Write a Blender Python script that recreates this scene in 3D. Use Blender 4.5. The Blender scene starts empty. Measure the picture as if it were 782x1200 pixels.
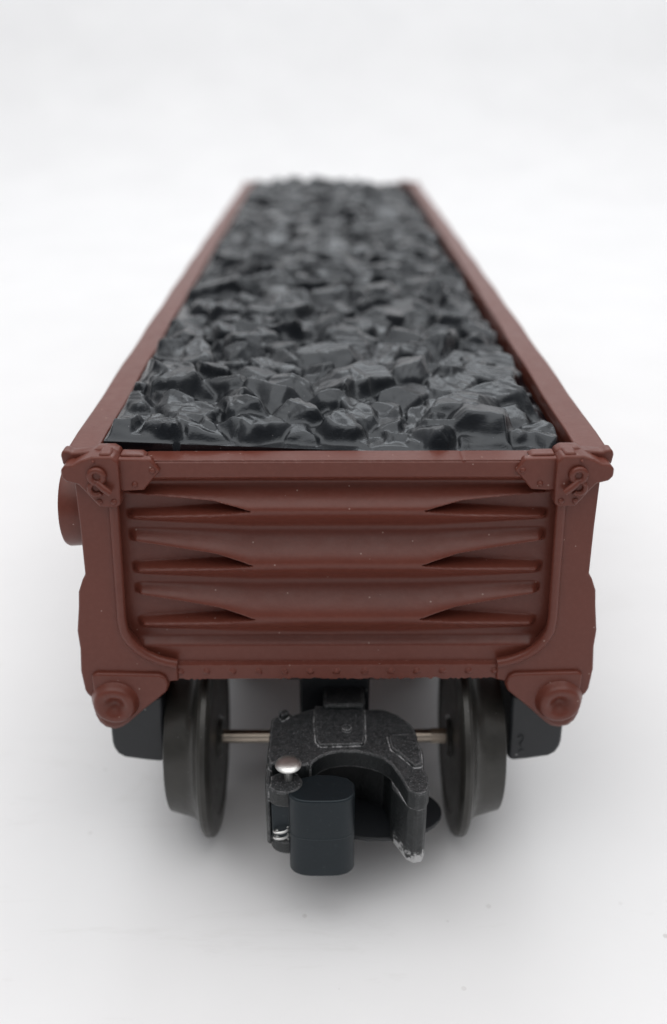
import bpy, bmesh, math, random
import numpy as np
from mathutils import Vector, Matrix, Euler
random.seed(4)
S = 0.001            # everything below is written in millimetres
GZ = 16.0            # rail-less toy stands on its wheel flanges; the drawing's zero is 16 mm up
sc = bpy.context.scene
col = sc.collection
PI = math.pi

# ------------------------------------------------------------------ materials
def nodes(name):
    m = bpy.data.materials.new(name); m.use_nodes = True
    nt = m.node_tree; b = nt.nodes['Principled BSDF']
    tc = nt.nodes.new('ShaderNodeTexCoord')
    mp = nt.nodes.new('ShaderNodeMapping'); mp.inputs['Scale'].default_value = (1000, 1000, 1000)
    nt.links.new(tc.outputs['Object'], mp.inputs['Vector'])
    return m, nt, b, mp.outputs['Vector']

def noise(nt, vec, scale, detail=3, rough=.55, dist=0):
    n = nt.nodes.new('ShaderNodeTexNoise'); n.inputs['Scale'].default_value = scale
    n.inputs['Detail'].default_value = detail; n.inputs['Roughness'].default_value = rough
    n.inputs['Distortion'].default_value = dist
    nt.links.new(vec, n.inputs['Vector']); return n.outputs['Fac']

def ramp(nt, fac, stops):
    r = nt.nodes.new('ShaderNodeValToRGB'); e = r.color_ramp.elements
    while len(e) < len(stops): e.new(.5)
    for k, (p, c) in enumerate(stops):
        e[k].position = p; e[k].color = (c[0], c[1], c[2], 1) if isinstance(c, tuple) else (c, c, c, 1)
    nt.links.new(fac, r.inputs['Fac']); return r.outputs['Color']

def mix(nt, fac, a, b, mode='MIX'):
    m = nt.nodes.new('ShaderNodeMix'); m.data_type = 'RGBA'; m.blend_type = mode
    for s, v in ((m.inputs[0], fac), (m.inputs[6], a), (m.inputs[7], b)):
        if isinstance(v, bpy.types.NodeSocket): nt.links.new(v, s)
        elif isinstance(v, tuple): s.default_value = (v[0], v[1], v[2], 1)
        else: s.default_value = v
    return m.outputs[2]

def math_(nt, op, a, b=None, clamp=False):
    m = nt.nodes.new('ShaderNodeMath'); m.operation = op; m.use_clamp = clamp
    for k, v in enumerate((a, b)):
        if v is None: continue
        if isinstance(v, bpy.types.NodeSocket): nt.links.new(v, m.inputs[k])
        else: m.inputs[k].default_value = v
    return m.outputs[0]

def bump(nt, b, h, strength, dist):
    n = nt.nodes.new('ShaderNodeBump'); n.inputs['Strength'].default_value = strength
    n.inputs['Distance'].default_value = dist * S
    nt.links.new(h, n.inputs['Height']); nt.links.new(n.outputs['Normal'], b.inputs['Normal'])

def specks(nt, vec, scale, r, keep):
    """small scattered dots: 1 inside a dot; `keep` = share of cells that carry one"""
    v = nt.nodes.new('ShaderNodeTexVoronoi'); v.inputs['Scale'].default_value = scale
    nt.links.new(vec, v.inputs['Vector'])
    near = math_(nt, 'LESS_THAN', v.outputs['Distance'], r)
    sep = nt.nodes.new('ShaderNodeSeparateColor'); nt.links.new(v.outputs['Color'], sep.inputs[0])
    return math_(nt, 'MULTIPLY', near, math_(nt, 'LESS_THAN', sep.outputs[0], keep))

def edge_mask(nt, radius, gain):
    bv = nt.nodes.new('ShaderNodeBevel'); bv.samples = 6; bv.inputs['Radius'].default_value = radius * S
    g = nt.nodes.new('ShaderNodeNewGeometry')
    d = nt.nodes.new('ShaderNodeVectorMath'); d.operation = 'DOT_PRODUCT'
    nt.links.new(bv.outputs[0], d.inputs[0]); nt.links.new(g.outputs['Normal'], d.inputs[1])
    return math_(nt, 'MULTIPLY', math_(nt, 'SUBTRACT', 1.0, d.outputs['Value']), gain, clamp=True)

def plastic_brown():
    m, nt, b, v = nodes('oxide_brown_plastic')
    c = mix(nt, noise(nt, v, .12, 3), (.115, .030, .0195), (.14, .038, .025))
    c = mix(nt, ramp(nt, noise(nt, v, 1.6, 4, .7), [(.45, 0.), (.8, .35)]), c, (.18, .055, .04))
    edge = edge_mask(nt, .25, 5.0)
    chip = math_(nt, 'MULTIPLY', edge, ramp(nt, noise(nt, v, 1.1, 4, .8), [(.52, 0.), (.66, 1.)]))
    c = mix(nt, math_(nt, 'MULTIPLY', chip, .34), c, (.42, .25, .22))
    c = mix(nt, math_(nt, 'MULTIPLY', specks(nt, v, .8, .085, .3), .55), c, (.42, .3, .26))
    nt.links.new(c, b.inputs['Base Color'])
    r = ramp(nt, noise(nt, v, .5, 4, .7), [(.3, .3), (.7, .42)])
    nt.links.new(r, b.inputs['Roughness'])
    b.inputs['Specular IOR Level'].default_value = .34
    bump(nt, b, noise(nt, v, 2.2, 4, .6), .3, .06)
    return m

def coal_plastic():
    m, nt, b, v = nodes('moulded_black_coal_plastic')
    c = mix(nt, noise(nt, v, .15, 5, .7), (.002, .0027, .0037), (.0055, .007, .01))
    c = mix(nt, ramp(nt, noise(nt, v, .45, 6, .75), [(.5, 0.), (.78, .35)]), c, (.011, .0135, .018))
    c = mix(nt, math_(nt, 'MULTIPLY', specks(nt, v, 1.2, .08, .12), .5), c, (.22, .22, .22))
    nt.links.new(c, b.inputs['Base Color'])
    nt.links.new(ramp(nt, noise(nt, v, .4, 5, .7), [(.3, .12), (.7, .3)]), b.inputs['Roughness'])
    b.inputs['Specular IOR Level'].default_value = .52; b.inputs['Specular Tint'].default_value = (.9, .95, 1, 1)
    h = mix(nt, .4, noise(nt, v, 1.3, 5, .65, 1.2), noise(nt, v, 5, 3))
    bump(nt, b, h, .28, .2)
    return m

def black_cast():
    m, nt, b, v = nodes('worn_black_cast_metal')
    c = mix(nt, noise(nt, v, .4, 4), (.005, .0065, .007), (.012, .015, .0165))
    d = ramp(nt, noise(nt, v, 2.4, 6, .85), [(.42, 0.), (.66, .8)])
    g = nt.nodes.new('ShaderNodeNewGeometry'); sp = nt.nodes.new('ShaderNodeSeparateXYZ')
    nt.links.new(g.outputs['Normal'], sp.inputs[0])
    up = math_(nt, 'GREATER_THAN', sp.outputs['Z'], .5)
    c = mix(nt, math_(nt, 'MULTIPLY', d, up), c, (.07, .07, .075))
    c = mix(nt, math_(nt, 'MULTIPLY', math_(nt, 'MULTIPLY', ramp(nt, noise(nt, v, 5.5, 2, .6), [(.61, 0.), (.69, 1.)]), up), .75), c, (.26, .26, .27))
    edge = edge_mask(nt, .32, 6.0)
    w = math_(nt, 'MULTIPLY', edge, ramp(nt, noise(nt, v, .9, 5, .8), [(.43, .06), (.55, 1.)]))
    c = mix(nt, w, c, (.55, .55, .56))
    px = nt.nodes.new('ShaderNodeSeparateXYZ'); nt.links.new(v, px.inputs[0])      # paint knocked off the jaw's lower tip
    tip = math_(nt, 'MULTIPLY', math_(nt, 'GREATER_THAN', px.outputs['X'], 6.4), math_(nt, 'LESS_THAN', px.outputs['Y'], -9.5))
    low = math_(nt, 'MULTIPLY', math_(nt, 'ADD', px.outputs['Z'], 2.2), -.13, clamp=True)
    hit = ramp(nt, math_(nt, 'ADD', noise(nt, v, 1.1, 5, .75), low), [(.70, 0.), (.76, 1.)])
    c = mix(nt, math_(nt, 'MULTIPLY', hit, tip), c, (.5, .5, .5))
    nt.links.new(c, b.inputs['Base Color'])
    nt.links.new(ramp(nt, noise(nt, v, 1.0, 4, .7), [(.3, .3), (.7, .5)]), b.inputs['Roughness'])
    bump(nt, b, noise(nt, v, 1.8, 6, .75), .8, .22)
    return m

def knuckle_paint():
    m, nt, b, v = nodes('satin_blue_black_knuckle')
    c = mix(nt, noise(nt, v, .3, 4), (.006, .0085, .0105), (.0095, .013, .016))
    c = mix(nt, ramp(nt, noise(nt, v, 1.5, 5, .7), [(.6, 0.), (.75, .4)]), c, (.05, .06, .065))
    c = mix(nt, math_(nt, 'MULTIPLY', edge_mask(nt, .25, 4.0), .3), c, (.2, .23, .24))
    nt.links.new(c, b.inputs['Base Color']); b.inputs['Specular IOR Level'].default_value = .33; b.inputs['Specular Tint'].default_value = (.8, .92, 1, 1)
    b.inputs['Roughness'].default_value = .4
    bump(nt, b, noise(nt, v, 1.6, 5, .7), .25, .08)
    return m

def wheel_black():
    m, nt, b, v = nodes('dark_sintered_wheel_metal')
    c = mix(nt, noise(nt, v, .35, 4), (.02, .02, .018), (.05, .047, .042))
    c = mix(nt, math_(nt, 'MULTIPLY', specks(nt, v, 1.5, .1, .25), .4), c, (.25, .25, .25))
    c = mix(nt, math_(nt, 'MULTIPLY', edge_mask(nt, .25, 4.0), .5), c, (.13, .13, .13))
    nt.links.new(c, b.inputs['Base Color'])
    b.inputs['Metallic'].default_value = .3
    nt.links.new(ramp(nt, noise(nt, v, .8, 4), [(.3, .3), (.7, .42)]), b.inputs['Roughness'])
    bump(nt, b, noise(nt, v, 2.5, 4), .3, .08)
    return m

def frame_black():
    m, nt, b, v = nodes('black_moulded_frame')
    c = mix(nt, noise(nt, v, .3, 4), (.007, .0085, .011), (.013, .015, .018))
    c = mix(nt, math_(nt, 'MULTIPLY', specks(nt, v, .55, .12, .25), .5), c, (.3, .3, .3))
    nt.links.new(c, b.inputs['Base Color']); b.inputs['Roughness'].default_value = .5
    bump(nt, b, noise(nt, v, 1.2, 4), .3, .1)
    return m

def metal(name, colr, rough):
    m, nt, b, v = nodes(name)
    c = mix(nt, noise(nt, v, .8, 4), colr, tuple(k * .6 for k in colr))
    nt.links.new(c, b.inputs['Base Color'])
    b.inputs['Metallic'].default_value = 1
    b.inputs['Roughness'].default_value = rough
    bump(nt, b, noise(nt, v, 2, 4), .3, .05)
    return m

def paper_white():
    m, nt, b, v = nodes('white_tabletop_sheet')
    c = mix(nt, ramp(nt, noise(nt, v, .018, 5, .6), [(.35, 0.), (.7, 1.)]), (.79, .79, .798), (.83, .83, .837))
    st = nt.nodes.new('ShaderNodeMapping'); st.inputs['Scale'].default_value = (.35, 1, 1); st.inputs['Rotation'].default_value = (0, 0, .5); nt.links.new(v, st.inputs['Vector'])
    smear = ramp(nt, noise(nt, st.outputs['Vector'], .06, 6, .8, 1.2), [(.57, 0.), (.78, .5)])
    c = mix(nt, smear, c, (.66, .65, .64))
    m1 = ramp(nt, noise(nt, v, .03, 3), [(.5, 0.), (.7, 1.)])
    sp = math_(nt, 'MULTIPLY', specks(nt, v, .22, .075, .35), m1)
    c = mix(nt, math_(nt, 'MULTIPLY', sp, .45), c, (.3, .27, .25))
    nt.links.new(c, b.inputs['Base Color'])
    b.inputs['Roughness'].default_value = .62
    b.inputs['Specular IOR Level'].default_value = .3
    bump(nt, b, noise(nt, v, .25, 5, .7), .15, .25)
    return m

BROWN = plastic_brown(); COAL = coal_plastic(); CAST = black_cast(); KNUCK = knuckle_paint()
WHEEL = wheel_black(); FRAME = frame_black()
STEEL = metal('bright_nickel', (.86, .86, .84), .38); AXLE = metal('bronzed_steel', (.5, .43, .36), .32)
PAPER = paper_white()

# ------------------------------------------------------------------ mesh helpers
class MB:
    def __init__(s): s.bm = bmesh.new()
    def face(s, vs):
        try: return s.bm.faces.new(vs)
        except ValueError: return None
    def prism(s, poly, a, b, axis='y', inset=0.0):
        """poly: 2-D outline; axis y -> (x,z) extruded y=a..b ; axis z -> (x,y) extruded z=a..b ; axis x -> (y,z)"""
        def P(p, t):
            return {'y': (p[0], t, p[1]), 'z': (p[0], p[1], t), 'x': (t, p[0], p[1])}[axis]
        A = [s.bm.verts.new(P(p, a)) for p in poly]; B = [s.bm.verts.new(P(p, b)) for p in poly]
        n = len(poly); fs = [s.face(A), s.face(B[::-1])]
        for i in range(n): fs.append(s.face([A[i], B[i], B[(i+1) % n], A[(i+1) % n]]))
        return s
    def box(s, x0, x1, y0, y1, z0, z1):
        return s.prism([(x0, z0), (x1, z0), (x1, z1), (x0, z1)], y0, y1)
    def lathe(s, prof, c, axis='x', seg=48, arc=(0, 2*PI)):
        """prof: list of (t along the axis, radius)"""
        rings = []
        for t, r in prof:
            ring = []
            for k in range(seg):
                a = 2*PI*k/seg; u, w = r*math.cos(a), r*math.sin(a)
                p = {'x': (c[0]+t, c[1]+u, c[2]+w), 'y': (c[0]+u, c[1]+t, c[2]+w), 'z': (c[0]+u, c[1]+w, c[2]+t)}[axis]
                ring.append(s.bm.verts.new(p))
            rings.append(ring)
        for A, B in zip(rings, rings[1:]):
            for k in range(seg): s.face([A[k], A[(k+1) % seg], B[(k+1) % seg], B[k]])
        s.face(rings[0][::-1]); s.face(rings[-1])
        return s
    def tube(s, pts, r, seg=12, rx=None):
        pts = [Vector(p) for p in pts]; rings = []
        for i, p in enumerate(pts):
            t = (pts[min(i+1, len(pts)-1)] - pts[max(i-1, 0)]).normalized()
            ref = Vector((0, 1, 0)) if abs(t.y) < .9 else Vector((1, 0, 0))
            u = t.cross(ref).normalized(); w = u.cross(t).normalized()
            rr = r[i] if isinstance(r, (list, tuple)) else r
            rings.append([s.bm.verts.new(p + u*(rx or rr)*math.cos(2*PI*k/seg) + w*rr*math.sin(2*PI*k/seg)) for k in range(seg)])
        for A, B in zip(rings, rings[1:]):
            for k in range(seg): s.face([A[k], A[(k+1) % seg], B[(k+1) % seg], B[k]])
        s.face(rings[0][::-1]); s.face(rings[-1])
        return s
    def dome(s, c, r, h, axis_sign=-1, seg=20, rings=5):
        """a rivet head standing on a plane y = c.y, bulging towards -y"""
        prof = [(axis_sign*h*math.sin(a), r*math.cos(a)) for a in [PI/2*k/rings*.97 for k in range(rings+1)]]
        return s.lathe([(0.05, r)] + prof, c, 'y', seg)
    def build(s, name, mat, parent=None, bevel=None, seg=2, smooth=True, loc=(0, 0, 0), angle=30, lift=True):
        bmesh.ops.recalc_face_normals(s.bm, faces=s.bm.faces)
        off = Vector(loc)
        for v in s.bm.verts:
            v.co = (v.co - off) * S
        me = bpy.data.meshes.new(name); s.bm.to_mesh(me); s.bm.free()
        if smooth:
            me.polygons.foreach_set('use_smooth', [True]*len(me.polygons))
            me.set_sharp_from_angle(angle=math.radians(angle+8))
        o = bpy.data.objects.new(name, me); col.objects.link(o)
        me.materials.append(mat)
        o.location = (off[0]*S, off[1]*S, (off[2] + (GZ if lift else 0))*S)
        if bevel:
            b = o.modifiers.new('bevel', 'BEVEL'); b.width = bevel*S; b.segments = seg
            b.limit_method = 'ANGLE'; b.angle_limit = math.radians(angle); b.harden_normals = False
            b.use_clamp_overlap = True
        if parent:
            o.parent = parent
            # parents are unrotated; make the child's location relative to its parent
            p = parent; tot = Vector((0, 0, 0))
            while p: tot += p.location; p = p.parent
            o.location = o.location - tot
        return o

def tag(o, label=None, cat=None, group=None, kind=None):
    if label: o['label'] = label
    if cat: o['category'] = cat
    if group: o['group'] = group
    if kind: o['kind'] = kind
    return o

def smooth(e0, e1, x):
    t = np.clip((x-e0)/(e1-e0), 0, 1); return t*t*(3-2*t)

def value_noise(X, Y, scale, seed):
    r = np.random.RandomState(seed); g = r.rand(256, 256)
    x = X/scale + 40.3; y = Y/scale + 17.7
    xi = np.floor(x).astype(int); yi = np.floor(y).astype(int)
    fx = x-xi; fy = y-yi; fx = fx*fx*(3-2*fx); fy = fy*fy*(3-2*fy)
    G = lambda a, b: g[a % 256, b % 256]
    return (G(xi, yi)*(1-fx)+G(xi+1, yi)*fx)*(1-fy)+(G(xi, yi+1)*(1-fx)+G(xi+1, yi+1)*fx)*fy

def grid_mesh(name, V, nx, ny, mat, parent, skirt=None):
    """V: (ny*nx,3) in mm. skirt: vector added to the rim to close the back."""
    idx = np.arange(nx*ny).reshape(ny, nx)
    F = np.stack([idx[:-1, :-1], idx[:-1, 1:], idx[1:, 1:], idx[1:, :-1]], -1).reshape(-1, 4)
    rim = np.concatenate([idx[0, :], idx[1:, -1], idx[-1, -2::-1], idx[-2:0:-1, 0]])
    faces = F.tolist()
    if skirt is not None:
        base = len(V); B = V[rim].copy()
        fixed = [k for k in range(3) if skirt[k] is not None]
        for k in fixed: B[:, k] = skirt[k]
        V = np.concatenate([V, B]); n = len(rim)
        for i in range(n):
            j = (i+1) % n
            faces.append([int(rim[j]), int(rim[i]), base+i, base+j])
        faces.append([base+i for i in range(n)][::-1])
    return V, faces

def link_np(name, V, faces, mat, parent=None, lift=GZ, flip=False, angle=None):
    if flip: faces = [f[::-1] for f in faces]
    V = V.copy(); V[:, 2] += lift
    me = bpy.data.meshes.new(name); me.from_pydata((V*S).tolist(), [], faces); me.update()
    me.polygons.foreach_set('use_smooth', [True]*len(me.polygons))
    if angle: me.set_sharp_from_angle(angle=math.radians(angle))
    me.materials.append(mat)
    o = bpy.data.objects.new(name, me); col.objects.link(o)
    if parent: o.parent = parent
    return o

# ------------------------------------------------------------------ wagon
LEN = 255.0
root = bpy.data.objects.new('toy_gondola_wagon', None); col.objects.link(root)
tag(root, 'reddish brown toy gondola railway wagon with ribbed end, standing on the white tabletop', 'toy train wagon')
root.empty_display_size = .02

# ---- ribbed end panel (height field) : grooves, triangular lands, rivet strip
def end_panel_grid():
    nx, nz = 520, 330
    xs = np.linspace(-27.9, 27.9, nx); zs = np.linspace(12.8, 42.5, nz)
    X, Z = np.meshgrid(xs, zs); A = np.abs(X)
    D = np.zeros_like(X)
    # ribs stand out from the base plane; each forks into two arms round a sunken dart
    # valley above, valley below, crest (= dart tip); at the side: arm top, dart top, dart bottom, arm bottom
    P = np.zeros_like(X)
    cosr = lambda u: .5 - .5*np.cos(PI*np.clip(u, 0, 1))
    for zu, zl, za, u1, e1, e2, l1 in ((39.2, 33.3, 36.6, 39.0, 37.7, 35.9, 34.3), (33.3, 26.15, 29.5, 33.5, 31.5, 28.95, 27.0), (26.15, 18.6, 22.1, 26.1, 24.3, 21.3, 19.4)):
        tt = (A-10.3)/(24.2-10.3); t = np.clip(tt, 0, 1)
        te = t**.85
        up = zu + (u1-zu)*t; lo = zl + (l1-zl)*t
        eu = za + (e1-za)*te; wu = .12+.6*np.minimum(1, t*3.5); wl = .12+.6*np.minimum(1, t*3.5); el = za + (e2-za)*t
        Am = 2.6 + (1.2-2.6)*t**.8
        c = 1 - .35*t
        ua = np.where((Z < up) & (Z >= eu), cosr((up-Z)/((up-eu)*c)), 0)*smooth(0, 1, (Z-eu)/wu)
        la = np.where((Z > lo) & (Z <= el), cosr((Z-lo)/((el-lo)*c)), 0)*smooth(-.05, 1, (el-Z)/wl)
        whole = np.where(Z > za, cosr((up-Z)/(up-za)), cosr((Z-lo)/(za-lo)))*2.6
        k = smooth(-.5, .5, 10.3-A)
        p = (ua+la)*Am*(1-k) + np.maximum(whole, 0)*k
        P = np.maximum(P, p*smooth(24.7, 23.5, A))
    P = np.maximum(P, 1.65*smooth(39.3, 40.6, Z))
    P = np.maximum(P, 1.0*smooth(18.5, 17.2, Z)*smooth(25.5, 23.8, A))
    Y = 1.95 - P
    Y = np.where(Z < 15.05, .35 + (Y-.35)*smooth(14.85, 15.05, Z), Y)
    # row of tiny rivets on the strip
    for k in range(13):
        rx = -19.6 + k*3.25 + (.3 if k > 6 else 0)
        r = np.hypot(X-rx, Z-13.95)
        ring = k in (3, 4, 7)
        Y -= np.where(r < .42, (.3*np.sqrt(np.clip(1-(r/.42)**2, 0, 1))), 0)
        if ring: Y += .22*np.exp(-(r/.16)**2)
    Y += (value_noise(X, Z, 3.5, 3)-.5)*.05
    # ragged moulding flash along the lower edge
    low = Z < 13.0
    Zo = Z + np.where(low, (value_noise(X, X*0, .35, 9)-.5)*.35*(value_noise(X, X*0, 6, 5) > .35), 0)
    # nicked top edge
    top = Z > 42.3
    nick = np.clip(value_noise(X, X*0, .8, 12)-.72, 0, 1)*1.2*(value_noise(X, X*0, 7, 8) > .45)
    Zo = Zo - np.where(top, nick*.6, 0); Y = Y + np.where(top, nick*.5 + .12, 0)
    return np.stack([X, Y, Zo], -1).reshape(-1, 3), nx, nz

V, nx, nz = end_panel_grid()
V, F = grid_mesh('end_panel', V, nx, nz, BROWN, root, skirt=(None, 3.2, None))
end = link_np('end_panel', V, F, BROWN, root, angle=50)

# ---- corner posts with the widened foot
def corner_post(sgn):
    pl = [(-29.7, 42.3), (-29.75, 34), (-29.9, 27.9), (-30.3, 27.3), (-30.95, 25.6), (-31.2, 23.5), (-31.75, 20.1), (-31.7, 17.5), (-32.0, 14.2),
          (-31.8, 11.3), (-31.55, 10.7), (-31.15, 10.2), (-31.1, 9.0), (-30.9, 7.4), (-30.5, 6.3), (-29.8, 5.5), (-28.6, 5.15), (-27.6, 5.55), (-26.9, 6.05),
          (-24.2, 8.7), (-21.5, 11.2), (-21.15, 11.9), (-21.05, 12.6), (-19.9, 12.72), (-19.9, 15.35), (-22.2, 15.9), (-23.6, 16.7), (-24.9, 18.05),
          (-25.7, 19.3), (-26.15, 20.8), (-26.0, 30), (-25.5, 42.3)]
    if sgn > 0: pl = [(-x, z + random.uniform(-.12, .12)) for x, z in pl[::-1]]
    m = MB().prism(pl, 0.0, 1.9)
    return m.build('corner_post', BROWN, end, bevel=.22)
for s_ in (-1, 1):
    corner_post(s_)
    # bead that borders the ribbed field and curls in at the bottom
    pts = [(-25.45, 42.0), (-25.6, 36), (-25.9, 28), (-26.15, 22), (-26.05, 20.2), (-25.55, 18.9), (-24.7, 17.7), (-23.6, 16.75), (-22.3, 16.05), (-21.1, 15.6), (-19.9, 15.35)]
    P = [Vector((p[0]*-s_, 0, p[1])) for p in pts]
    MB().tube([(p.x, -.02, p.z) for p in P], .6, 14, rx=.6).build('border_bead', BROWN, end)

# ---- buffer flap and pad
def pad(sgn):
    pl = [(-30.6, 13.9), (-30.0, 14.25), (-22.2, 14.05), (-21.4, 13.6), (-21.1, 12.6), (-21.35, 11.5), (-22.3, 10.6), (-27.0, 6.45), (-27.8, 5.95), (-28.6, 5.8), (-29.6, 6.1), (-30.25, 7.0), (-30.6, 8.6)]
    if sgn > 0: pl = [(-x, z) for x, z in pl[::-1]]
    m = MB().prism(pl, -.55, .5)
    o = m.build('foot_plate', BROWN, end, bevel=.3, seg=3)
    cx = 27.95*sgn; R = 2.55
    prof = [(.3, 3.1), (-.1, 2.95), (-.45, 2.72), (-.9, 2.62), (-1.15, 2.4), (-1.3, 2.0), (-1.2, 1.6), (-.95, 1.2), (-.6, .8), (-.3, .45), (-.2, .1)]
    MB().lathe(prof, (cx, -.5, 10.0), 'y', 44).build('buffer_pad', BROWN, o)
pad(-1); pad(1)

# ---- corner brackets with ring and pin
def mir(pl, sgn): return pl if sgn < 0 else [(-x, z) for x, z in pl[::-1]]
def bracket(sgn):
    base = MB()
    plate = [(-30.75, 42.0), (-30.2, 42.55), (-29.4, 42.6), (-28.4, 43.1), (-27.2, 43.55), (-24.9, 43.55), (-24.35, 42.9), (-24.4, 40), (-24.5, 37.7), (-24.9, 37.35),
             (-26.9, 37.4), (-27.5, 38.2), (-28.2, 39.2), (-29.0, 40.2), (-30.3, 40.55), (-30.75, 41.1)]
    base.prism(mir(plate, sgn), -1.15, 1.3)
    # upper back arm running out over the rail
    arm = [(-31.15, 42.9), (-30.9, 43.45), (-30.3, 43.45), (-29.9, 43.2), (-27.6, 43.35), (-27.0, 43.75), (-25.2, 43.75), (-24.5, 43.3), (-24.2, 41.7), (-31.0, 41.7)]
    base.prism(mir(arm, sgn), .9, 2.7)
    base.prism(mir([(-26.7, 43.0), (-26.4, 43.8), (-25.2, 43.8), (-24.9, 43.0)], sgn), -.7, 1.4)
    o = base.build('corner_bracket', BROWN, end, bevel=.22, seg=2)
    g = MB()
    gus = [(-24.6, 42.95), (-20.9, 42.9), (-19.9, 41.4), (-20.7, 40.6), (-21.9, 39.1), (-24.6, 38.95)]
    g.prism(mir(gus, sgn), -.25, 1.0)
    g.prism(mir([(-24.4, 42.8), (-21.4, 42.75), (-22.0, 43.15), (-24.4, 43.2)], sgn), .5, 2.2)
    g.build('gusset_plate', BROWN, o, bevel=.2)
    r = MB()
    cx = 26.75*sgn
    n = 28
    R, rr = .74, .36
    def torus(cx, cz, R, rr, y, a0=0, a1=2*PI):
        full = abs(a1-a0-2*PI) < 1e-6
        pts = [(cx+R*math.cos(a0+(a1-a0)*k/n), y, cz+R*math.sin(a0+(a1-a0)*k/n)) for k in range(n+1)]
        r.tube(pts, rr, 12)
    torus(cx, 41.35, R, .36, -1.45)
    r.lathe([(0, .95), (-.28, .92), (-.3, .6)], (cx, -1.1, 41.35), 'y', 24)
    torus(cx + .25*sgn, 39.8, .72, .3, -1.3, PI*.55, PI*1.75) if sgn < 0 else torus(cx + .25, 39.8, .72, .3, -1.3, -PI*.75, PI*.45)
    r.build('eye_ring', BROWN, o)
    MB().tube([(cx - .05*sgn, -1.6, 40.65), (cx-.7*sgn, -1.85, 40.1), (cx-1.45*sgn, -1.85, 39.45)], [.38, .4, .36], 12).build('pin', BROWN, o)
    for x, z, y in ((-26.8, 38.15, -1.15), (-25.2, 38.1, -1.15), (-20.75, 41.5, -.25), (-22.85, 39.85, -.25), (-27.0, 43.0, -1.15)):
        MB().dome((x*-1*sgn if True else x, y, z) if False else (x*(-sgn), y, z), .36 if z < 43 else .2, .28).build('rivet', BROWN, o)
for s_ in (-1, 1): bracket(s_)
# hanging drum-shaped brake housing on the left side, just behind the end
MB().lathe([(0, 4.6), (-.3, 4.95), (-3.1, 5.1), (-3.4, 4.95), (-3.5, 4.6), (-3.5, 3.6), (-3.1, 3.3), (-3.1, .6)], (-29.4, 7.2, 33.9), 'x', 64).build('brake_drum', BROWN, root)

# ---- side walls, rails, floor
def side(sgn):
    f = lambda pl: mir(pl, sgn)
    m = MB()
    m.prism(f([(-29.6, 42.2), (-27.45, 42.2), (-27.45, 14.2), (-31.0, 14.2), (-31.2, 15), (-31.1, 24.6), (-29.8, 27.0), (-29.6, 28)]), 2.1, LEN-2.1)
    for k in range(13):
        y = 10 + k*(LEN-20)/12
        if sgn < 0 and k == 0: continue
        m.prism(f([(-29.5, 41.4), (-30.35, 41.0), (-30.35, 27), (-31.5, 24), (-31.5, 15.5), (-29.5, 15.5)]), y-1.1, y+1.1)
    w = m.build('side_wall', BROWN, root, bevel=.2)
    # rail, very slightly bowed outwards in the middle
    r = MB(); N = 36; rings = []
    prof = [(-30.9, 41.3), (-30.95, 42.75), (-30.7, 43.0), (-27.45, 43.0), (-27.25, 42.8), (-27.25, 41.4)]
    for k in range(N+1):
        y = 1.35 + (LEN-2.7)*k/N; bow = .45*math.sin(PI*k/N) + .12*math.sin(k*1.7)
        rings.append([r.bm.verts.new(((x-bow*.8)*(-sgn), y, z)) for x, z in prof])
    for A, B in zip(rings, rings[1:]):
        for i in range(len(prof)): r.face([A[i], A[(i+1) % len(prof)], B[(i+1) % len(prof)], B[i]])
    r.face(rings[0][::-1]); r.face(rings[-1])
    r.build('top_rail', BROWN, w, bevel=.12)
side(-1); side(1)
MB().box(-27.4, 27.4, 3.0, LEN-3.0, 14.4, 15.6).build('floor_plate', BROWN, root, bevel=.1)
MB().box(-7, 7, 40, LEN-40, 9.0, 14.3).build('centre_sill', BROWN, root, bevel=.3)

# ------------------------------------------------------------------ running gear
AZ = -2.5
truck_parts = []
def wheelset(y):
    ax = MB().lathe([(-21.4, .6), (-21.4, .92), (21.4, .92), (21.4, .6)], (0, y, AZ), 'x', 24)
    for k in range(14):
        a = 2*PI*k/14
        ax.box(13.2, 15.6, y + .92*math.cos(a)-.07, y + .92*math.cos(a)+.07, AZ + .92*math.sin(a)-.07, AZ + .92*math.sin(a)+.07)
    truck_parts.append(ax.build('axle', AXLE, root, loc=(0, y, AZ)))
    prof = [(-21.6, .9), (-21.6, 7.6), (-22.2, 8.1), (-22.35, 8.6), (-22.35, 9.75), (-22.2, 10.0), (-19.6, 10.7), (-18.9, 10.95), (-18.4, 11.35), (-18.0, 12.0),
            (-17.75, 12.85), (-17.5, 13.3), (-17.1, 13.5), (-16.5, 13.42), (-16.15, 13.1), (-15.95, 12.5), (-15.85, 11.0), (-15.85, 10.6), (-16.1, 10.2), (-16.1, 3.0), (-15.5, 2.6), (-15.5, .9)]
    for s in (-1, 1):
        p = [(t*(-s)-.3, r) for t, r in prof]
        truck_parts.append(MB().lathe(p, (0, y, AZ), 'x', 96).build('wheel', WHEEL, root, loc=(0, y, AZ), angle=22))
wheelset(8); wheelset(46)
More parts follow.
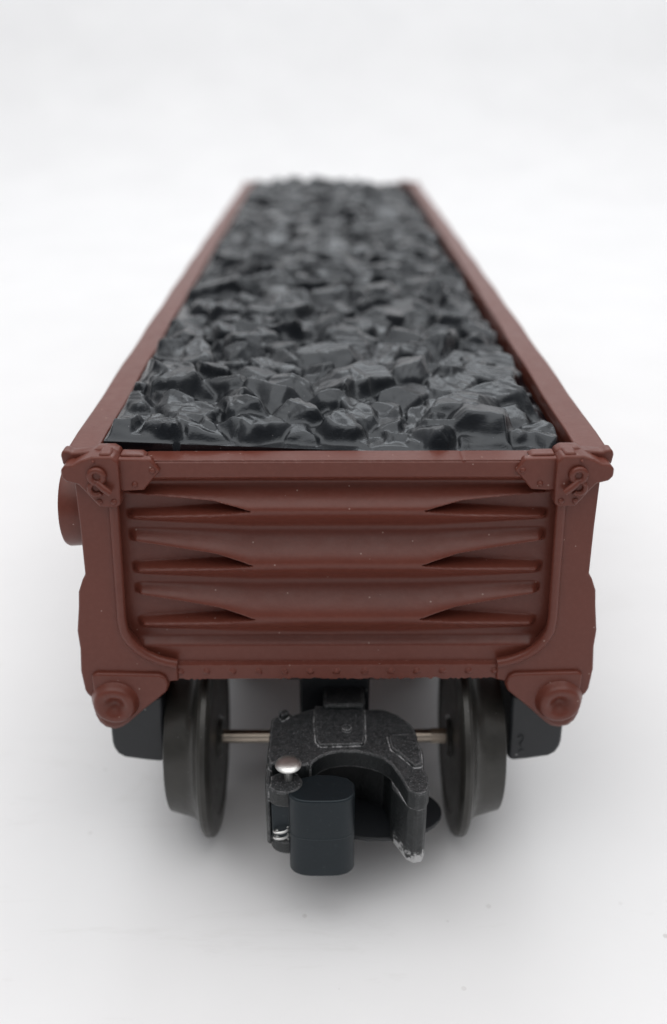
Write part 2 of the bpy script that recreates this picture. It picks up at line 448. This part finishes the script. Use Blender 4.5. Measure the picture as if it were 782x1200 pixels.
def side_frame(sgn):
    # plan along the wagon, journal box at each end
    m = MB()
    pl = [(-29.75, 8.5), (-29.9, 1.2), (-29.75, .2), (-29.3, -.8), (-28.4, -1.4), (-25.6, -1.9), (-23.6, -2.15), (-22.9, -1.6), (-22.7, 8.5)]
    fl = mir(pl, sgn)
    m.prism(fl, 2.2, 13.5); m.prism(fl, 40.5, 51.8)
    m.prism(mir([(-29.2, 7.5), (-29.2, 1), (-25.6, 1), (-25.6, 7.5)], sgn), 13, 41)
    m.prism(mir([(-30.2, 7.0), (-30.2, -3.2), (-25.6, -3.2), (-25.6, 7.0)], sgn), 20, 34)
    o = m.build('side_frame', FRAME, root, bevel=.5, seg=3)
    truck_parts.append(o)
    if sgn > 0:
        k = MB().lathe([(.3, .42), (-.02, .42), (-.06, .2)], (24.7, 2.15, -.5), 'y', 16)
        k.tube([(24.0, 2.1, 1.9), (24.4, 2.05, 2.3), (24.8, 2.05, 2.0), (24.7, 2.05, 1.4), (24.3, 2.05, .7), (24.6, 2.1, .35)], .06, 8)
        kk = k.build('moulding_mark', FRAME, o)
side_frame(-1); side_frame(1)
b_ = MB().box(-5.0, 4.4, 6.2, 9.6, .2, 9.2); b_.box(-7.0, 7.0, 10.5, 40, 5.2, 8.8); b_.box(-25, 25, 23, 31, 3.5, 8.0)
truck_parts.append(b_.build('bolster', FRAME, root, bevel=.3))

# ---- coupler
OFF = 0.0
top = [(-8.5, .9), (-7.9, 1.6), (-6.9, 2.1), (-6.5, 2.35), (-6.1, 2.2), (-5.8, 1.75), (-4.7, 2.4), (-3.2, 3.1), (6.1, 2.95), (7.8, 1.9), (9.3, .1), (9.9, -1.2), (10.1, -2.6), (9.95, -4.0),
       (10.5, -4.8), (10.55, -6.6), (10.4, -8.8), (10.75, -9.9), (10.75, -11.6), (10.3, -12.7), (9.2, -13.0), (8.2, -12.3), (7.7, -10.8), (7.2, -9.3), (6.5, -7.8), (5.6, -6.7), (4.1, -5.85), (2.3, -5.35), (.6, -5.3),
       (-1.05, -5.65), (-2.1, -6.3), (-2.9, -7.15), (-3.3, -8.1), (-3.9, -9.4), (-4.5, -10.2), (-5.2, -10.6), (-6.2, -11.0), (-7.5, -11.0), (-8.2, -10.2), (-8.45, -9.2), (-8.65, -6), (-8.6, -2.5)]
cp = MB()
cp.prism(top[0:33] + [(-3.6, -7.6), (-4.4, -8.0), (-6.6, -7.3), (-8.3, -7.6)] + top[40:], 3.4, 6.0, 'z')   # head plate
# pivot lug a little lower than the plate
lug = [(-6.35+2.15*math.cos(a), -9.3+1.85*math.sin(a)) for a in [2*PI*k/22 for k in range(22)]]
cp.prism(lug, 2.3, 4.6, 'z')
cp.prism([(x*.98, y*.98) for x, y in lug], -5.4, -3.4, 'z')
body = [(-8.3, .7), (-6.6, 1.9), (-3.2, 2.9), (6.0, 2.75), (9.0, 0), (9.8, -2.6), (10.3, -5), (10.4, -9), (10.6, -11.5), (10.2, -12.55), (9.2, -12.85), (8.25, -12.2), (7.5, -10.6),
        (6.6, -8.9), (6.6, -5.8), (6.0, -3.4), (3.0, -1.6), (-1, -1.6), (-4.5, -3.4), (-6.9, -6.4), (-8.35, -6.4), (-8.45, -2.5)]
cp.prism(body, -5.1, 3.5, 'z')
cp.prism([(-8.75, -4.2), (-8.75, -9.8), (-8.35, -10.2), (-8.1, -9.8), (-8.1, -4.2)], -4.6, 4.9, 'z')        # worn side strap
cp.prism([(-2.95, 3.3), (-2.95, -.2), (-2.7, -3.7), (-2.2, -4.6), (3.2, -4.4), (3.5, -3.2), (3.6, 3.1)], 5.8, 6.35, 'z')   # raised centre pad
cp.prism([(6.3, -2.6), (9.7, -2.4), (10.25, -5), (10.2, -8.3), (9.2, -8.5), (7.6, -6.3), (6.6, -5.2)], 5.8, 6.4, 'z')       # ledge behind the horn
cp.prism([(-7.6, 1.4), (-6.6, 2.0), (-6.2, 1.3), (-7.1, .4)], 5.8, 6.9, 'z')
coup = cp.build('coupler', CAST, root, bevel=.2, seg=2)
truck_parts.append(coup)
def csub(mb, name, mat, **k):
    return mb.build(name, mat, coup, **k)
csub(MB().box(-1.85, 3.65, 2.4, 9.5, 2.6, 7.1), 'shank', CAST, bevel=.4)
csub(MB().lathe([(0, .7), (.35, .6), (.5, .25)], (1.2, -1.6, 6.3), 'z', 20), 'stud', CAST)
csub(MB().lathe([(-3.9, .5), (0, .5), (.02, 1.15), (.15, 1.52), (.33, 1.62), (.52, 1.48), (.7, 1.05), (.77, .45)], (-5.95, -8.7, 6.5), 'z', 32), 'rivet_pin', STEEL)
kp = []
for k in range(25):     # blunt rounded front, straight flanks
    a = PI + PI*k/24
    kp.append((-1.95 + 3.98*math.copysign(abs(math.cos(a))**.55, math.cos(a)), -10.9 + 1.65*math.copysign(abs(math.sin(a))**1.25, math.sin(a))))
kp += [(2.0, -9.4), (1.2, -8.4), (-.4, -7.9), (-2.6, -7.8), (-4.6, -8.4), (-5.8, -9.6)]
kn = MB().prism(kp, -7.5, 4.5, 'z')
kn.prism([(-5.6, -8.6), (-8.0, -8.4), (-8.1, -10.2), (-5.6, -10.6)], -3.2, 2.1, 'z')
csub(kn, 'knuckle', KNUCK, bevel=.22, seg=3)
csub(MB().prism([((x+1.95)*1.006-1.95, (y+10)*1.012-10) for x, y in kp], -1.47, -1.4, 'z'), 'parting_line', KNUCK)
sp = [(-6.9 + .9*math.cos(a*.55), -10.6 + .5*math.sin(a*.55), -3.4 + a*.085) for a in range(0, 25)]
csub(MB().tube(sp, .16, 8), 'spring', STEEL)
dk = [(5.4+8.2*math.cos(a), -3.6+4.9*math.sin(a)) for a in [2*PI*k/48 for k in range(48)]]
csub(MB().prism(dk, -5.9, -5.3, 'z'), 'armature_disc', FRAME, bevel=.12)

# ---- far end: the same end wall, truck and coupler turned round
def copy_turned(o, parent, turn):
    c = o.copy(); col.objects.link(c); c.parent = parent
    if turn:
        l = o.location; c.location = (-l.x, LEN*S - l.y, l.z); c.rotation_euler = (0, 0, PI)
    for ch in o.children: copy_turned(ch, c, False)
    return c
for o in [end] + truck_parts: copy_turned(o, root, True)

# ------------------------------------------------------------------ coal load
def coal():
    res = .2
    x0, x1, y0, y1 = -26.7, 27.1, 0.0, 248.0
    nx = int((x1-x0)/res)+1; ny = int((y1-y0)/res)+1
    xs = np.linspace(x0, x1, nx); ys = np.linspace(y0, y1, ny)
    X, Y = np.meshgrid(xs, ys)
    wx = X + (value_noise(X, Y, 2.4, 21)-.5)*1.15 + (value_noise(X, Y, .8, 23)-.5)*.28
    wy = Y + (value_noise(X, Y, 2.4, 22)-.5)*1.15 + (value_noise(X, Y, .8, 24)-.5)*.28
    H = -.2 + .9*value_noise(X, Y, 4, 31)
    rnd = random.Random(7)
    lumps = []
    y = 3.0
    while y < y1-2:
        x = x0 + rnd.uniform(1, 5)
        while x < x1:
            lumps.append((x + rnd.uniform(-1.2, 1.2), y + rnd.uniform(-1.6, 1.6), rnd.uniform(2.0, 4.0), rnd.uniform(1.2, 4.0)))
            x += rnd.uniform(4.0, 7.2)
        y += rnd.uniform(3.5, 5.0)
    for _ in range(800):
        lumps.append((rnd.uniform(x0+.8, x1-.8), rnd.uniform(.8, y1), rnd.uniform(.9, 2.1), rnd.uniform(.6, 2.4)))
    for cx, cy, r, h in lumps:
        cx = min(max(cx, x0+.8*r), x1-.8*r); cy = min(max(cy, .95*r+.7), y1-r)
        R = r*1.8 + 1.0
        i0, i1 = max(0, int((cx-R-x0)/res)), min(nx, int((cx+R-x0)/res)+1)
        j0, j1 = max(0, int((cy-R-y0)/res)), min(ny, int((cy+R-y0)/res)+1)
        if i1 <= i0 or j1 <= j0: continue
        edge = min(cx-x0, x1-cx, cy-y0+1.2); h *= .5 + .5*min(1, max(0, edge)/6)
        dx = wx[j0:j1, i0:i1]-cx; dy = wy[j0:j1, i0:i1]-cy
        st = rnd.uniform(.6, 1.0); th = rnd.gauss(0, .9)
        ex = dx*math.cos(th)+dy*math.sin(th); ey = (-dx*math.sin(th)+dy*math.cos(th))/st
        tilt = rnd.uniform(0, 2*PI); tl = rnd.uniform(.05, .5)
        P = h + tl*(ex*math.cos(tilt)+ey*math.sin(tilt))
        for _k in range(rnd.choice((0, 1, 1, 2))):
            t2 = tilt + rnd.uniform(1.4, 4.8); tl2 = rnd.uniform(.3, 1.0)
            P = np.minimum(P, h + .3*r*tl2 + tl2*(ex*math.cos(t2)+ey*math.sin(t2)))
        n = rnd.randint(4, 7); a0 = rnd.uniform(0, 2*PI)
        for k in range(n):
            a = a0 + 2*PI*k/n + rnd.uniform(-.35, .35); sl = rnd.choice((rnd.uniform(.9, 1.8), rnd.uniform(2.2, 4.8))); rr = r*rnd.uniform(.7, 1.0)
            P = np.minimum(P, h + sl*(rr - (ex*math.cos(a)+ey*math.sin(a))))
        if rnd.random() < .55 and r > 1.8:      # slaty cleavage steps on the top
            a = rnd.uniform(0, 2*PI); q = (ex*math.cos(a)+ey*math.sin(a)*1.3)/rnd.uniform(1.2, 2.6) + 1.5*value_noise(ex, ey, 2.0, 61)
            fr = q-np.floor(q)
            P = P + .2*(np.minimum(fr/.85, (1-fr)/.15)-.5)
        # shell-like hollow in some tops
        if rnd.random() < .4:
            P = P - .3*np.exp(-((ex-.3*r)**2+(ey+.2*r)**2)/(.3*r*r))
        sub = H[j0:j1, i0:i1]; np.maximum(sub, P, out=sub)
    def blur(A, w):
        B = A.copy()
        B[1:-1, :] = A[1:-1, :]*(1-2*w)+(A[:-2, :]+A[2:, :])*w
        C = B.copy(); C[:, 1:-1] = B[:, 1:-1]*(1-2*w)+(B[:, :-2]+B[:, 2:])*w
        return C
    soft = H.copy()
    for _ in range(6): soft = blur(soft, .25)
    H = np.maximum(blur(blur(H, .16), .05), soft - .14)     # fill the bottoms of the crevices a little, keep the edges
    H += (value_noise(X, Y, .9, 51)-.5)*.04
    E = np.minimum(np.minimum(X-x0, x1-X), np.minimum(Y-y0, y1-Y))
    H = H*smooth(0, .9, E)
    H[0, :] = H[-1, :] = 0; H[:, 0] = H[:, -1] = 0
    V = np.stack([X, Y, H], -1).reshape(-1, 3)
    V, F = grid_mesh('coal_load', V, nx, ny, COAL, None, skirt=(None, None, -2.6))
    return V, F
V, F = coal()
load = link_np('coal_load', V, F, COAL, None, lift=0, angle=48)
load.location = (-.1*S, 3.4*S, (42.5+GZ)*S); load.rotation_euler = (math.radians(-.2), math.radians(2.5), 0)
tag(load, 'glossy black moulded coal load insert of jagged lumps filling the open top of the wagon', 'coal load')

# ------------------------------------------------------------------ tabletop sweeping up behind
def sweep():
    prof = [(-2500, 0), (600, 0)]
    R = 420
    prof += [(600 + R*math.sin(a), R - R*math.cos(a)) for a in [PI/4.3*k/24 for k in range(1, 25)]]
    prof += [(prof[-1][0] + 1500*math.cos(PI/4.3), prof[-1][1] + 1500*math.sin(PI/4.3))]
    vs = []; fs = []
    xs = np.linspace(-3500, 3500, 9)
    for y, z in prof:
        for x in xs: vs.append((x, y, z))
    n = len(xs)
    for j in range(len(prof)-1):
        for i in range(n-1):
            a = j*n+i; fs.append((a, a+1, a+n+1, a+n))
    return np.array(vs, float), [list(f) for f in fs]
V, F = sweep()
g = link_np('ground', V, F, PAPER, None, lift=0)
tag(g, kind='structure')

# ------------------------------------------------------------------ light
w = bpy.data.worlds.new('World'); sc.world = w; w.use_nodes = True
bg = w.node_tree.nodes['Background']; bg.inputs['Color'].default_value = (.93, .96, 1, 1); bg.inputs['Strength'].default_value = 1.0
wn = w.node_tree          # a pale room: bright ceiling, darker walls, dimmest behind the photographer
wt = wn.nodes.new('ShaderNodeTexCoord'); ws = wn.nodes.new('ShaderNodeSeparateXYZ'); wn.links.new(wt.outputs['Generated'], ws.inputs[0])
wz = ramp(wn, math_(wn, 'ADD', math_(wn, 'MULTIPLY', ws.outputs['Z'], .8), math_(wn, 'MULTIPLY', ws.outputs['Y'], .2)),
          [(.0, (.13, .134, .14)), (.35, (.43, .43, .44)), (.75, (1.03, 1.03, 1.04))])
wn.links.new(wz, bg.inputs['Color'])
def area(name, loc, target, size, energy, colr=(1, 1, 1)):
    L = bpy.data.lights.new(name, 'AREA'); L.shape = 'RECTANGLE'; L.size, L.size_y = size; L.energy = energy; L.color = colr
    o = bpy.data.objects.new(name, L); col.objects.link(o); o.location = loc
    o.rotation_euler = (Vector(target)-Vector(loc)).to_track_quat('-Z', 'Y').to_euler()
    return o
area('ceiling_softbox', (0.0, -.15, 1.25), (0, .08, 0), (1.9, 1.5), 10.6, (1, .985, .965))
area('back_window', (.1, 1.05, .95), (0, .0, .02), (.9, .4), 2.8, (.93, .97, 1))

# ------------------------------------------------------------------ camera
cam = bpy.data.cameras.new('camera'); co = bpy.data.objects.new('camera', cam); col.objects.link(co)
cam.sensor_fit = 'VERTICAL'; cam.sensor_height = 36; cam.lens = 33.09
cam.clip_start = .005; cam.clip_end = 20
co.location = (-.985*S, -97.18*S, (83.21+GZ)*S)
p_, yw = math.radians(25.8), math.radians(.3)
co.rotation_euler = (PI/2 - p_, 0, -yw)
cam.dof.use_dof = True; cam.dof.focus_distance = .109; cam.dof.aperture_fstop = 14.5
sc.camera = co
sc.view_settings.view_transform = 'Standard'; sc.view_settings.look = 'None'
sc.view_settings.exposure = 0; sc.view_settings.gamma = 1
sc.render.engine = 'CYCLES'; sc.cycles.use_denoising = True
